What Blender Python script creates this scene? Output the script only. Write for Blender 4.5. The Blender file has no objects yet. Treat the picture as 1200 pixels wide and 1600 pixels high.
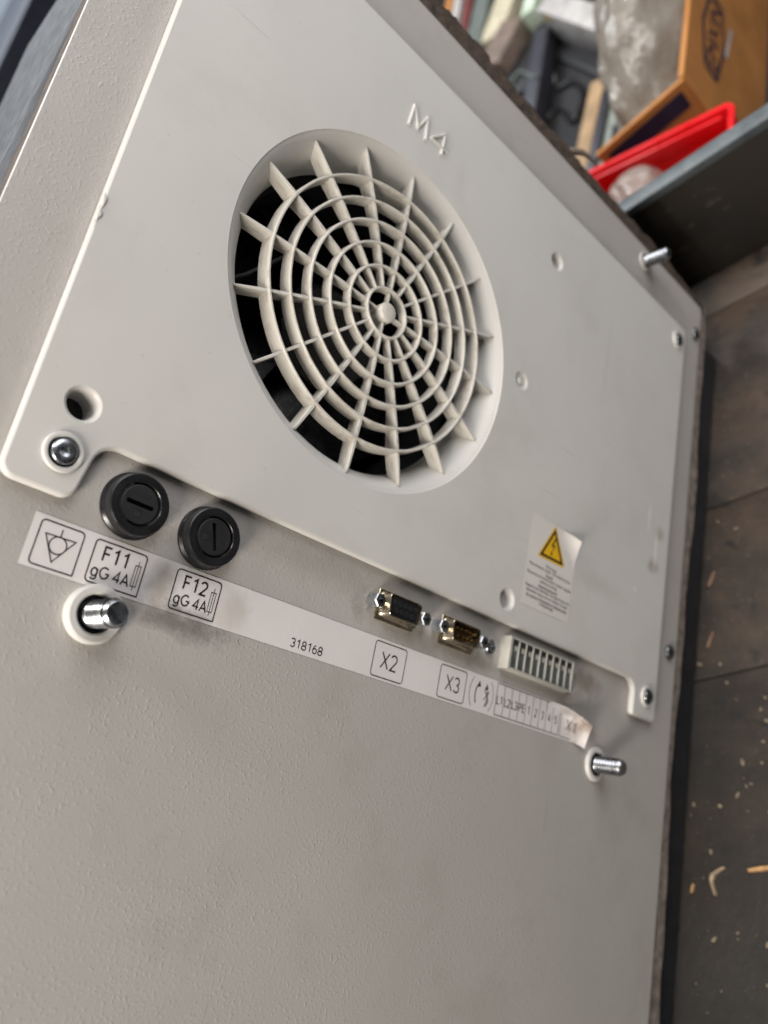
import bpy, bmesh, math, random
from mathutils import Matrix, Vector
random.seed(7)
scene = bpy.context.scene
C = scene.collection
# ---------------------------------------------------------------- frame
# machine frame (millimetres): u = along the label, v = up the panel, n = out of the panel.
# The machine lies on its side: world up = -u.   world = (v, -n, -u) / 1000
ROT = Matrix(((0, 1, 0), (0, 0, -1), (-1, 0, 0)))
def W(u, v, n): return Vector((v, -n, -u)) / 1000.0
RC = ((0.71187537, 0.19327825, 0.67518662), (0.35981535, -0.92599686, -0.11429231), (0.60313047, 0.32430439, -0.72873884))
CAM = Vector((-161.346, -174.882, 222.265)); FPX = 1235.41
def ray(px, py):
    a, b = (px - 600) / FPX, (py - 800) / FPX
    return Vector([a * RC[0][i] + b * RC[1][i] + RC[2][i] for i in range(3)])
def hit(px, py, ax, val):                     # where the sight line through a pixel meets the plane u/v/n = val
    d = ray(px, py); return CAM + d * ((val - CAM[ax]) / d[ax])
# ---------------------------------------------------------------- camera
cd = bpy.data.cameras.new('camera'); cam = bpy.data.objects.new('camera', cd); C.objects.link(cam)
right, down, fwd = [ROT @ Vector(r) for r in RC]
m = Matrix((right, -down, -fwd)).transposed().to_4x4(); m.translation = W(*CAM); cam.matrix_world = m
cd.sensor_fit = 'VERTICAL'; cd.sensor_height = 36; cd.sensor_width = 27; cd.lens = FPX / 1600 * 36
cd.clip_start = 0.01; cd.clip_end = 100
cd.dof.use_dof = True; cd.dof.focus_distance = 0.264; cd.dof.aperture_fstop = 8.2
scene.camera = cam
# ---------------------------------------------------------------- light
w = bpy.data.worlds.new('World'); scene.world = w; w.use_nodes = True
bg = w.node_tree.nodes['Background']; bg.inputs[0].default_value = (0.93, 0.97, 1.0, 1); bg.inputs[1].default_value = 0.055
def area(name, pos, aim, sx, sy, power, col):
    l = bpy.data.lights.new(name, 'AREA'); l.shape = 'RECTANGLE'; l.size = sx; l.size_y = sy; l.energy = power; l.color = col
    o = bpy.data.objects.new(name, l); C.objects.link(o); o.location = W(*pos)
    o.rotation_euler = (W(*aim) - W(*pos)).to_track_quat('-Z', 'Y').to_euler(); return o
area('key_light', (-500, -640, 175), (30, -150, 0), 0.42, 0.2, 8.6, (1.0, 0.92, 0.82))  # added key light, set close for brightness falloff across the panel
area('fill_light', (-350, 520, 480), (-20, 80, 0), 0.8, 0.6, 5.6, (0.99, 0.975, 0.985))  # added near fill, brightens the upper part of the cover
area('fill_light', (-1300, 350, -120), (400, 800, -250), 1.2, 0.4, 24, (1.0, 0.95, 0.88))  # unseen lamp added to light the bench clutter from above
area('fill_light', (-1500, 1400, -1250), (-200, 1200, -1500), 1.2, 0.4, 45, (0.92, 0.97, 1.0))  # unseen lamp added to lift the pale wall behind the cabinet
vs = scene.view_settings; vs.view_transform = 'Standard'; vs.look = 'None'; vs.exposure = 0.0; vs.gamma = 1.0
scene.render.engine = 'CYCLES'
# ---------------------------------------------------------------- materials
def srgb(r, g, b):
    f = lambda c: c / 12.92 if c <= 0.04045 else ((c + 0.055) / 1.055) ** 2.4
    return (f(r / 255), f(g / 255), f(b / 255), 1)
class NT:
    def __init__(s, name):
        s.m = bpy.data.materials.new(name); s.m.use_nodes = True; s.t = s.m.node_tree; s.n = s.t.nodes
        s.p = s.n['Principled BSDF']; s.co = s.new('ShaderNodeTexCoord').outputs['Object']
    def new(s, ty, **k):
        x = s.n.new(ty)
        for a, b in k.items(): setattr(x, a, b)
        return x
    def ln(s, a, b): s.t.links.new(a, b)
    def noise(s, scale, detail=3, rough=0.55, vec=None, stretch=None):
        x = s.new('ShaderNodeTexNoise'); x.inputs['Scale'].default_value = scale; x.inputs['Detail'].default_value = detail; x.inputs['Roughness'].default_value = rough
        v = vec or s.co
        if stretch:
            mp = s.new('ShaderNodeMapping'); mp.inputs['Scale'].default_value = stretch; s.ln(v, mp.inputs[0]); v = mp.outputs[0]
        s.ln(v, x.inputs['Vector']); return x.outputs[0]
    def rng(s, val, a, b, c=0.0, d=1.0):
        x = s.new('ShaderNodeMapRange'); s.ln(val, x.inputs[0])
        for i, q in enumerate((a, b, c, d)): x.inputs[i + 1].default_value = q
        return x.outputs[0]
    def math(s, op, a, b):
        x = s.new('ShaderNodeMath', operation=op)
        for i, q in enumerate((a, b)):
            if isinstance(q, (int, float)): x.inputs[i].default_value = q
            else: s.ln(q, x.inputs[i])
        return x.outputs[0]
    def mix(s, fac, a, b):
        x = s.new('ShaderNodeMix', data_type='RGBA')
        for i, q in ((0, fac), (6, a), (7, b)):
            if isinstance(q, (int, float)): x.inputs[i].default_value = q
            elif isinstance(q, tuple): x.inputs[i].default_value = q
            else: s.ln(q, x.inputs[i])
        return x.outputs[2]
    def bump(s, h, dist, strength=1.0, prev=None):
        x = s.new('ShaderNodeBump'); x.inputs['Distance'].default_value = dist; x.inputs['Strength'].default_value = strength
        s.ln(h, x.inputs['Height'])
        if prev: s.ln(prev, x.inputs['Normal'])
        return x.outputs[0]
    def blob(s, u, v, ru, rv, wob=0.6, scale=160):          # soft uneven spot at a place on the surface (mm)
        mp = s.new('ShaderNodeMapping', vector_type='TEXTURE'); mp.inputs['Location'].default_value = (u / 1000, v / 1000, 0)
        mp.inputs['Scale'].default_value = (ru / 1000, rv / 1000, 10); s.ln(s.co, mp.inputs[0])
        l = s.new('ShaderNodeVectorMath', operation='LENGTH'); s.ln(mp.outputs[0], l.inputs[0])
        d = s.math('ADD', l.outputs['Value'], s.math('MULTIPLY', s.math('SUBTRACT', s.noise(scale, 5, 0.65), 0.5), wob * 3))
        return s.rng(d, 1.15, 0.25)
    def fin(s, col, rough, metal=0.0, nrm=None, **k):
        for nm, q in (('Base Color', col), ('Roughness', rough), ('Metallic', metal)):
            if isinstance(q, (int, float, tuple)): s.p.inputs[nm].default_value = q
            else: s.ln(q, s.p.inputs[nm])
        if nrm: s.ln(nrm, s.p.inputs['Normal'])
        for a, b in k.items(): s.p.inputs[a.replace('_', ' ')].default_value = b
        return s.m
def simple(name, col, rough=0.5, metal=0.0, ns=60, amt=0.15, bs=None, bd=0.0002, **k):
    s = NT(name); n = s.noise(ns, 4)
    c2 = tuple(x * (1 - amt * 2) for x in col[:3]) + (1,); c3 = tuple(min(1, x * (1 + amt)) for x in col[:3]) + (1,)
    r = s.rng(s.noise(ns * 2.3, 3), 0.3, 0.7, max(0.02, rough - 0.08), min(1, rough + 0.1))
    return s.fin(s.mix(s.rng(n, 0.3, 0.7), c2, c3), r, metal, s.bump(s.noise(bs, 3), bd) if bs else None, **k)
PANEL = srgb(177, 173, 169); PLATE = srgb(205, 203, 199)
def mk_panel():
    s = NT('textured_grey_paint')
    peel = s.rng(s.noise(820, 1.0, 0.5), 0.54, 0.76); peel = s.math('MULTIPLY', peel, s.rng(s.noise(38, 3), 0.35, 0.65, 0.45, 1.0)); fine = s.noise(1500, 2)
    nr = s.bump(peel, 0.00013, 0.65); nr = s.bump(fine, 0.00004, 0.5, nr)
    c = s.mix(s.rng(s.noise(9, 3), 0.3, 0.7), tuple(x * .93 for x in PANEL[:3]) + (1,), PANEL)
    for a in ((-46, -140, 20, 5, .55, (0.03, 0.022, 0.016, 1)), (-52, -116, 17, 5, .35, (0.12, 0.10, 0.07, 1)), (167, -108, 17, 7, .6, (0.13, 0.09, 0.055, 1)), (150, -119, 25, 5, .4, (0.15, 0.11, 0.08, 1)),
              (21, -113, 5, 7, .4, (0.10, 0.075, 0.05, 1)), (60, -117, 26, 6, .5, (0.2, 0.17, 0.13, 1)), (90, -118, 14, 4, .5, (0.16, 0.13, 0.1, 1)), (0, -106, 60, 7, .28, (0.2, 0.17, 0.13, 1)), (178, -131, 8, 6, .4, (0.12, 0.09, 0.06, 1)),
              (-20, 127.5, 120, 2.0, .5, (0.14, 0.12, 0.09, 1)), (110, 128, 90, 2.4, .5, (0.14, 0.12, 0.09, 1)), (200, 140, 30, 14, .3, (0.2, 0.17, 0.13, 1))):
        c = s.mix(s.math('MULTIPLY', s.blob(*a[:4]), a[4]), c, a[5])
    gr = s.math('MULTIPLY', s.rng(s.noise(26, 6, 0.7), 0.52, 0.75), 0.22); c = s.mix(gr, c, (0.22, 0.19, 0.15, 1))
    sc = s.rng(s.noise(900, 1, 0.4, stretch=(1, .03, 1)), 0.74, 0.78); c = s.mix(s.math('MULTIPLY', sc, s.rng(s.noise(14, 2), 0.5, 0.62, 0, .35)), c, (0.16, 0.14, 0.12, 1))
    return s.fin(c, s.rng(s.noise(30, 5, 0.65), 0.3, 0.7, 0.34, 0.56), 0, nr)
def mk_plate():
    s = NT('smooth_grey_plastic')
    nr = s.bump(s.noise(2600, 2), 0.00002, 0.5); nr = s.bump(s.noise(28, 2), 0.0006, 0.25, nr)
    c = s.mix(s.rng(s.noise(12, 4), 0.3, 0.7), tuple(x * .94 for x in PLATE[:3]) + (1,), PLATE)
    for a in ((24, 84, 5, 12, .10, (0.3, 0.26, 0.2, 1)), (214, -34, 6, 5, .6, (0.2, 0.15, 0.11, 1)), (218, -14, 5, 5, .45, (0.2, 0.15, 0.11, 1)), (150, 60, 2.0, 30, .14, (0.3, 0.28, 0.25, 1)),
              (160, -60, 30, 6, .18, (0.3, 0.28, 0.24, 1)), (215, -25, 1.2, 14, .9, (0.85, 0.84, 0.8, 1)), (206, -8, 1.0, 9, .9, (0.85, 0.84, 0.8, 1)), (198, -52, 1.5, 1.8, .8, (0.85, 0.84, 0.8, 1))):
        c = s.mix(s.math('MULTIPLY', s.blob(*a[:4], 0.35), a[4]), c, a[5])
    gr = s.math('MULTIPLY', s.rng(s.noise(18, 6, 0.7), 0.5, 0.75), 0.16); c = s.mix(gr, c, (0.26, 0.23, 0.19, 1))
    sc = s.rng(s.noise(700, 1, 0.4, stretch=(.04, 1, 1)), 0.74, 0.78); c = s.mix(s.math('MULTIPLY', sc, s.rng(s.noise(11, 2), 0.52, 0.64, 0, .3)), c, (0.2, 0.18, 0.15, 1))
    sp = s.rng(s.noise(420, 2), 0.73, 0.78); c = s.mix(s.math('MULTIPLY', sp, 0.22), c, (0.2, 0.17, 0.13, 1))
    return s.fin(c, s.rng(s.noise(22, 6, 0.68), 0.3, 0.7, 0.32, 0.52), 0, nr)
def mk_grille():
    s = NT('cream_grille_plastic')
    c = s.mix(s.rng(s.noise(30, 4), 0.3, 0.7), srgb(192, 188, 179), srgb(211, 208, 201))
    d = s.rng(s.noise(120, 6, 0.7, stretch=(1, 1, 2.5)), 0.50, 0.64)
    c = s.mix(s.math('MULTIPLY', d, 0.38), c, srgb(120, 102, 80))
    return s.fin(c, s.rng(s.noise(60, 3), 0.3, 0.7, 0.35, 0.5), 0, s.bump(s.noise(900, 2), 0.00003, 0.6))
M = {}
M['panel'] = mk_panel(); M['plate'] = mk_plate(); M['grille'] = mk_grille()
M['steel'] = simple('zinc_plated_steel', (0.55, 0.58, 0.62, 1), 0.27, 1.0, 180, 0.2)
M['darksteel'] = simple('dull_screw_steel', (0.30, 0.32, 0.33, 1), 0.26, 1.0, 300, 0.15)
M['tin'] = simple('tinned_shell_metal', (0.66, 0.59, 0.46, 1), 0.22, 1.0, 90, 0.06)
def mk_thread():
    s = NT('groove_shaded_zinc'); wv = s.new('ShaderNodeTexWave', wave_type='BANDS', bands_direction='Z', wave_profile='SIN'); s.ln(s.co, wv.inputs['Vector'])
    wv.inputs['Scale'].default_value = 2 * math.pi / 0.0016 / 20; g = s.rng(wv.outputs['Fac'], 0.35, 0.75)  # dark bands put the thread grooves' shade into the metal colour
    c = s.mix(g, (0.08, 0.08, 0.085, 1), (0.68, 0.71, 0.75, 1)); c = s.mix(s.rng(s.noise(500, 4), 0.55, 0.7, 0, .4), c, (0.2, 0.18, 0.15, 1))
    return s.fin(c, s.rng(s.noise(300, 3), 0.3, 0.7, 0.22, 0.38), 1.0)
M['thread'] = mk_thread()
M['gold'] = simple('gold_pin', (0.9, 0.62, 0.25, 1), 0.2, 1.0)
M['black'] = simple('black_moulded_plastic', (0.012, 0.012, 0.014, 1), 0.3, 0.0, 120, 0.2, 900, 0.00002)
M['blackmatte'] = simple('matt_black_plastic', (0.014, 0.014, 0.016, 1), 0.55)
M['brownplastic'] = simple('dark_brown_insulator', (0.035, 0.022, 0.012, 1), 0.4)
M['paper'] = None
def mk_paper():
    s = NT('label_film'); c = s.mix(s.rng(s.noise(22, 4), 0.3, 0.7), srgb(213, 208, 207), srgb(224, 219, 218))
    for a in ((-57, -130, 5, 9, .55, (0.30, 0.25, 0.19, 1)), (-50, -137, 14, 3, .6, (0.10, 0.08, 0.06, 1)), (-31, -131, 7, 8, .35, (0.35, 0.30, 0.24, 1)), (163, -129, 5, 9, .8, (0.16, 0.10, 0.06, 1)), (157, -125, 6, 2.5, .5, (0.12, 0.08, 0.05, 1))):
        c = s.mix(s.math('MULTIPLY', s.blob(*a[:4]), a[4]), c, a[5])
    return s.fin(c, 0.42, 0, s.bump(s.noise(330, 2), 0.0001, 0.5))
M['paper'] = mk_paper()
M['sticker'] = simple('white_sticker_paper', srgb(216, 212, 207), 0.4, 0, 30, 0.03)
M['ink'] = simple('black_ink', (0.018, 0.016, 0.018, 1), 0.45)
M['greyink'] = simple('worn_ink', (0.05, 0.045, 0.045, 1), 0.5)
M['yellow'] = simple('warning_yellow', srgb(226, 178, 20), 0.4, 0, 40, 0.05)
M['foam'] = simple('grey_foam_gasket', srgb(128, 118, 110), 0.9, 0, 180, 0.25, 500, 0.0006)
M['topfoam'] = simple('brown_rough_gasket', srgb(74, 62, 52), 0.9, 0, 180, 0.3, 400, 0.0009)
M['body'] = simple('dark_grey_cabinet_paint', (0.06, 0.058, 0.055, 1), 0.5)
M['inside'] = simple('unlit_interior_paint', (0.018, 0.018, 0.022, 1), 0.7)
M['terminal'] = simple('light_grey_terminal_plastic', srgb(170, 168, 160), 0.4, 0, 80, 0.08)
M['slot'] = simple('dark_teal_contact', srgb(86, 92, 92), 0.45, 0.0, 200, 0.2)
M['slotdark'] = simple('dark_grey_plastic', srgb(40, 42, 42), 0.5)  # plain dark grey for contact keys, cap markings and socket rims
M['clip'] = simple('contact_clip_metal', (0.5, 0.5, 0.47, 1), 0.3, 1.0)
def mk_plank():
    s = NT('dirty_shaded_plank'); oi = s.new('ShaderNodeObjectInfo')
    g = s.noise(60, 6, 0.65, stretch=(1, 1, 0.4)); a = s.noise(14, 5, 0.6)
    c = s.mix(s.rng(g, 0.3, 0.7), srgb(46, 36, 29), srgb(70, 57, 47)); c = s.mix(s.rng(a, 0.40, 0.6), c, srgb(31, 28, 26))
    sp = s.rng(s.noise(330, 2, 0.6), 0.66, 0.72); c = s.mix(s.math('MULTIPLY', sp, 0.35), c, srgb(120, 112, 100))
    c = s.mix(s.rng(s.noise(45, 4, 0.6), 0.58, 0.66), c, srgb(24, 21, 19))
    c = s.mix(s.math('MULTIPLY', s.blob(285, -250, 9000, 190, .25, 25), .85), c, srgb(17, 15, 13))  # broad darkening toward low v, light falloff painted into the plank colour
    return s.fin(c, s.rng(a, 0.3, 0.7, 0.5, 0.8), 0, s.bump(g, 0.0012, 0.6, s.bump(s.noise(260, 3), 0.0004, 0.7)))
M['plank'] = mk_plank()
def mk_rust():
    s = NT('dark_scaled_steel'); a = s.noise(26, 6, 0.65); b = s.noise(90, 5, 0.7, stretch=(1, .4, .4))
    c = s.mix(s.rng(a, 0.35, 0.65), srgb(14, 11, 8), srgb(30, 24, 17)); c = s.mix(s.rng(b, 0.6, 0.72), c, srgb(64, 54, 44))
    return s.fin(c, s.rng(a, 0.3, 0.7, 0.7, 0.9), 0.0, s.bump(b, 0.0008, 0.5), Specular_IOR_Level=0.25)
M['rust'] = mk_rust()
def mk_rim():
    s = NT('worn_blue_grey_paint'); a = s.noise(70, 6, 0.7)
    c = s.mix(s.rng(a, 0.35, 0.7), srgb(64, 71, 76), srgb(94, 101, 104)); c = s.mix(s.rng(s.noise(160, 4, 0.6), 0.6, 0.68), c, srgb(58, 58, 56))
    return s.fin(c, 0.5, 0.0, s.bump(a, 0.0005, 0.5))
M['rim'] = mk_rim()
M['card'] = simple('corrugated_cardboard', srgb(186, 126, 66), 0.75, 0, 25, 0.1, 300, 0.0002)
M['navy'] = simple('navy_print', srgb(38, 38, 62), 0.6)
M['red'] = simple('red_bin_plastic', srgb(212, 18, 26), 0.32, 0, 20, 0.05)
M['bag'] = simple('crumpled_clear_film', srgb(214, 208, 198), 0.1, 0, 20, 0.1, 55, 0.006, Transmission_Weight=0.7)
M['railgrey'] = simple('grey_steel_rail', srgb(62, 62, 70), 0.45, 0.3)
M['railpale'] = simple('pale_green_grey_paint', srgb(150, 158, 150), 0.4)
M['wood'] = simple('pale_batten_wood', srgb(176, 146, 112), 0.7, 0, 40, 0.18)
M['bench'] = simple('grey_bench_sheet', srgb(44, 43, 46), 0.6, 0, 9, 0.25)
M['concrete'] = simple('workshop_concrete', (0.16, 0.155, 0.15, 1), 0.8)
M['wallpaint'] = simple('pale_workshop_wall', srgb(176, 186, 200), 0.6, 0, 3, 0.1)
M['navycab'] = simple('navy_cabinet_paint', srgb(34, 36, 48), 0.45)
M['white'] = simple('white_carton', srgb(196, 192, 190), 0.6)
M['cream'] = simple('cream_carton', srgb(206, 196, 170), 0.6)
M['darkred'] = simple('dark_red_board', srgb(110, 40, 38), 0.6)
M['greygreen'] = simple('grey_green_board', srgb(104, 112, 108), 0.6)
M['palegreen'] = simple('pale_green_board', srgb(206, 222, 200), 0.45)
M['taupe'] = simple('taupe_carton', srgb(128, 112, 102), 0.7)
M['chip'] = simple('raw_wood_chip', srgb(178, 140, 96), 0.7, 0, 300, 0.2)
M['shaving'] = simple('grey_wood_shaving', srgb(150, 132, 110), 0.8, 0, 300, 0.2)
M['copper'] = simple('pink_sliver', srgb(140, 112, 92), 0.6)
M['dust'] = simple('pale_dust_grain', srgb(126, 114, 96), 0.8, 0, 900, .3)
# ---------------------------------------------------------------- mesh helpers (millimetres, machine frame)
def link(name, bm, mat, parent=None, off=None, sharp=32, smooth=True, flat=True):
    me = bpy.data.meshes.new(name); bmesh.ops.recalc_face_normals(bm, faces=bm.faces)
    if smooth:
        for f in bm.faces: f.smooth = True
        lim = math.radians(sharp)
        for e in bm.edges:
            if len(e.link_faces) != 2 or e.calc_face_angle(0) > lim: e.smooth = False
        if flat:
            for f in bm.faces:
                if abs(f.normal.z) > .99999:
                    f.smooth = False
                    for e in f.edges: e.smooth = False
    bmesh.ops.scale(bm, vec=(.001,) * 3, verts=bm.verts); bm.to_mesh(me); bm.free()
    me.materials.append(mat)
    o = bpy.data.objects.new(name, me); C.objects.link(o)
    if parent: o.parent = parent
    if off: o.location = off
    return o
def loop_offset(pts, d):                       # inset a counter-clockwise loop by d
    out = []; k = len(pts)
    for i in range(k):
        a, b, c = Vector(pts[i - 1]), Vector(pts[i]), Vector(pts[(i + 1) % k])
        e1 = (b - a).normalized(); e2 = (c - b).normalized(); n1 = Vector((-e1.y, e1.x)); n2 = Vector((-e2.y, e2.x))
        mm = n1 + n2
        if mm.length < 1e-6: mm = n1
        mm.normalize(); q = d / max(0.35, mm.dot(n1)); out.append((b.x + mm.x * q, b.y + mm.y * q))
    return out
def circle(u, v, r, k=32): return [(u + r * math.cos(2 * math.pi * i / k), v + r * math.sin(2 * math.pi * i / k)) for i in range(k)]
def rounded(poly, seg=6):                      # [(u,v,radius)] counter-clockwise, fillets at each corner
    out = []; k = len(poly)
    for i in range(k):
        a = Vector(poly[i - 1][:2]); b = Vector(poly[i][:2]); c = Vector(poly[(i + 1) % k][:2]); r = poly[i][2]
        if r <= 0: out.append((b.x, b.y)); continue
        e1 = (a - b).normalized(); e2 = (c - b).normalized(); ang = e1.angle(e2); t = r / math.tan(ang / 2)
        p1 = b + e1 * t; p2 = b + e2 * t; ce = b + (e1 + e2).normalized() * (r / math.sin(ang / 2))
        a1 = math.atan2(p1.y - ce.y, p1.x - ce.x); a2 = math.atan2(p2.y - ce.y, p2.x - ce.x); da = (a2 - a1 + math.pi) % (2 * math.pi) - math.pi
        for j in range(seg + 1): t_ = a1 + da * j / seg; out.append((ce.x + r * math.cos(t_), ce.y + r * math.sin(t_)))
    return out
def rect(u0, v0, u1, v1, r=0, seg=4): return rounded([(u0, v0, r), (u1, v0, r), (u1, v1, r), (u0, v1, r)], seg) if r else [(u0, v0), (u1, v0), (u1, v1), (u0, v1)]
def shape(bm, outline, levels, holes=(), hole_levels=None, cap0=False, cap1=True):
    """outline swept through levels [(inset, n)...]; last level is capped; each hole has its own loop."""
    def rings(lp, lv, sgn):
        R = []
        for ins, n in lv:
            q = loop_offset(lp, ins * sgn) if ins else lp
            R.append([bm.verts.new((p[0], p[1], n)) for p in q])
        for a, b in zip(R, R[1:]):
            k = len(a)
            for i in range(k): bm.faces.new((a[i], a[(i + 1) % k], b[(i + 1) % k], b[i]))
        return R
    Ro = rings(outline, levels, 1); Rh = [rings(h, hole_levels or levels, -1) for h in holes]
    for idx, on in ((-1, cap1), (0, cap0)):
        if not on: continue
        if not holes: bm.faces.new(Ro[idx]); continue
        ed = []
        for L in [Ro[idx]] + [r[idx] for r in Rh]:
            for i in range(len(L)):
                e = bm.edges.get((L[i], L[(i + 1) % len(L)])); ed.append(e or bm.edges.new((L[i], L[(i + 1) % len(L)])))
        bmesh.ops.triangle_fill(bm, edges=ed, use_beauty=True, use_dissolve=False, normal=(0, 0, 1))
def lathe(bm, u, v, prof, k=32, caps=(False, False)):
    R = [[bm.verts.new((u + r * math.cos(2 * math.pi * i / k), v + r * math.sin(2 * math.pi * i / k), n)) for i in range(k)] for r, n in prof]
    for a, b in zip(R, R[1:]):
        for i in range(k): bm.faces.new((a[i], a[(i + 1) % k], b[(i + 1) % k], b[i]))
    if caps[0]: bm.faces.new(R[0][::-1])
    if caps[1]: bm.faces.new(R[-1])
def box(bm, u0, u1, v0, v1, n0, n1, bev=0.0, seg=2):
    r = bmesh.ops.create_cube(bm, size=1.0); vs_ = r['verts']
    for x in vs_: x.co = Vector((u0 + (x.co.x + .5) * (u1 - u0), v0 + (x.co.y + .5) * (v1 - v0), n0 + (x.co.z + .5) * (n1 - n0)))
    if bev:
        es = list({e for x in vs_ for e in x.link_edges}); bmesh.ops.bevel(bm, geom=es, offset=bev, segments=seg, profile=0.5, affect='EDGES')
def ribbon(bm, pts, wd, n, closed=False):      # flat printed line
    k = len(pts); P = [Vector(p) for p in pts]; L = []; Rr = []
    for i in range(k):
        a = P[i - 1] if (i or closed) else P[i]; c = P[(i + 1) % k] if (i < k - 1 or closed) else P[i]; b = P[i]
        e1 = (b - a).normalized() if (b - a).length > 1e-9 else (c - b).normalized(); e2 = (c - b).normalized() if (c - b).length > 1e-9 else e1
        n1 = Vector((-e1.y, e1.x)); n2 = Vector((-e2.y, e2.x)); mm = (n1 + n2).normalized() if (n1 + n2).length > 1e-6 else n1
        q = wd / 2 / max(0.4, mm.dot(n1)); L.append(bm.verts.new((b.x + mm.x * q, b.y + mm.y * q, n))); Rr.append(bm.verts.new((b.x - mm.x * q, b.y - mm.y * q, n)))
    for i in range(k if closed else k - 1): j = (i + 1) % k; bm.faces.new((L[i], Rr[i], Rr[j], L[j]))
def textmesh(bm, body, u0, u1, v0, v1, n, keep=False):      # lettering fitted into a box (mm)
    cu = bpy.data.curves.new('t', 'FONT'); cu.body = body; cu.resolution_u = 3
    o = bpy.data.objects.new('t', cu); C.objects.link(o); dg = bpy.context.evaluated_depsgraph_get()
    me = bpy.data.meshes.new_from_object(o.evaluated_get(dg)); bpy.data.objects.remove(o); bpy.data.curves.remove(cu)
    xs = [x.co.x for x in me.vertices]; ys = [x.co.y for x in me.vertices]; x0, x1, y0, y1 = min(xs), max(xs), min(ys), max(ys)
    sx = (u1 - u0) / (x1 - x0); sy = (v1 - v0) / (y1 - y0)
    for x in me.vertices: x.co = Vector((u0 + (x.co.x - x0) * sx, v0 + (x.co.y - y0) * sy, n))
    bm.from_mesh(me); bpy.data.meshes.remove(me)
def _arc(cx, cy, rx, ry, a0, a1, k=12): return [(cx + rx * math.cos(math.radians(a0 + (a1 - a0) * i / k)), cy + ry * math.sin(math.radians(a0 + (a1 - a0) * i / k))) for i in range(k + 1)]
GLYPH = {  # strokes in a unit-high cell: (advance, [polyline...])
 'F': (.56, [[(.06, 0), (.06, 1), (.52, 1)], [(.06, .52), (.46, .52)]]), 'E': (.56, [[(.52, 0), (.06, 0), (.06, 1), (.52, 1)], [(.06, .52), (.46, .52)]]),
 'L': (.5, [[(.06, 1), (.06, 0), (.48, 0)]]), 'P': (.58, [[(.06, 0), (.06, 1)] + _arc(.28, .74, .26, .26, 90, -90) + [(.06, .48)]]),
 'X': (.66, [[(.02, 0), (.62, 1)], [(.02, 1), (.62, 0)]]), 'A': (.68, [[(.02, 0), (.34, 1), (.66, 0)], [(.13, .32), (.55, .32)]]),
 '1': (.58, [[(.12, .8), (.36, 1), (.36, 0)]]), '2': (.58, [_arc(.29, .72, .25, .27, 160, -30) + [(.06, 0), (.56, 0)]]),
 '3': (.58, [_arc(.28, .75, .23, .25, 150, -90, 10) + _arc(.28, .25, .26, .25, 90, -150, 12)]), '4': (.6, [[(.44, 0), (.44, 1), (.04, .28), (.58, .28)]]),
 '5': (.58, [[(.5, 1), (.12, 1), (.1, .56)] + _arc(.27, .31, .26, .31, 115, -145, 12)]), '6': (.58, [_arc(.29, .31, .24, .31, 150, 510, 20), [(.05, .36)] + _arc(.42, .4, .37, .6, 185, 95, 8)]),
 '8': (.58, [_arc(.29, .75, .22, .25, 0, 360, 18), _arc(.29, .25, .26, .25, 0, 360, 18)]), 'G': (.76, [_arc(.42, .5, .38, .5, 48, 345, 18) + [(.79, .46), (.5, .46)]]),
 'g': (.6, [_arc(.28, .35, .24, .36, 0, 360, 18), [(.52, .7), (.52, -.08)] + _arc(.28, -.1, .24, .2, 0, -150, 10)]), ' ': (.22, [])}
def strokes(bm, body, u0, u1, v0, v1, n, wt):           # lettering drawn with even strokes, v0..v1 = cap height
    h = v1 - v0; tot = sum(GLYPH[c][0] for c in body) + .12 * (len(body) - 1); sx = (u1 - u0) / tot; x = 0
    for c in body:
        for pl in GLYPH[c][1]:
            cl = len(pl) > 12 and (Vector(pl[0]) - Vector(pl[-1])).length < 1e-6
            ribbon(bm, [(u0 + (x + p[0]) * sx, v0 + p[1] * h) for p in (pl[:-1] if cl else pl)], wt, n, cl)
        x += GLYPH[c][0] + .12
def NB(): return bmesh.new()
def tag(o, label, cat, group=None):
    o['label'] = label; o['category'] = cat
    if group: o['group'] = group
    return o
def struct(o): o['kind'] = 'structure'; return o
def thing(name, label, cat, base):
    e = bpy.data.objects.new(name, None); C.objects.link(e); e.empty_display_size = 0.02
    e.matrix_world = Matrix.Translation(W(*base)) @ ROT.to_4x4(); tag(e, label, cat); return e
UF, UB, US = 285.0, 460.0, 1150.0              # heights (along u) of the deck, the bench and the workshop floor
def place(o):                                  # a top-level mesh made in the machine frame
    o.matrix_world = ROT.to_4x4(); return o
def solo(name, bm, mat, label=None, cat=None, group=None, **k):
    vs_ = [x.co for x in bm.verts]; lo = [min(q[i] for q in vs_) for i in range(3)]; hi = [max(q[i] for q in vs_) for i in range(3)]
    b = Vector((hi[0], (lo[1] + hi[1]) / 2, (lo[2] + hi[2]) / 2))      # origin at the base
    bmesh.ops.translate(bm, vec=-b, verts=bm.verts)
    o = link(name, bm, mat, **k); o.matrix_world = Matrix.Translation(W(*b)) @ ROT.to_4x4()
    if label: tag(o, label, cat, group)
    return o
# ================================================================ SETTING
bm = NB(); box(bm, US, US + 60, -3500, 5000, -6500, 3000); struct(solo('workshop_floor', bm, M['concrete']))
bm = NB(); box(bm, -1700, US - 1, -3500, 5000, -1900, -1800); struct(solo('workshop_wall', bm, M['wallpaint']))
bm = NB(); box(bm, UB, UB + 40, -600, 1700, -1000, 450); bo = struct(solo('workbench', bm, M['bench']))
for a, b in ((-560, -960), (-560, 400), (1650, -960), (1650, 400)):
    bm = NB(); box(bm, UB + 40, US, a - 25, a + 25, b - 25, b + 25); o = link('leg', bm, M['railgrey'], bo); o.matrix_parent_inverse = bo.matrix_world.inverted() @ ROT.to_4x4()
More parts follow.
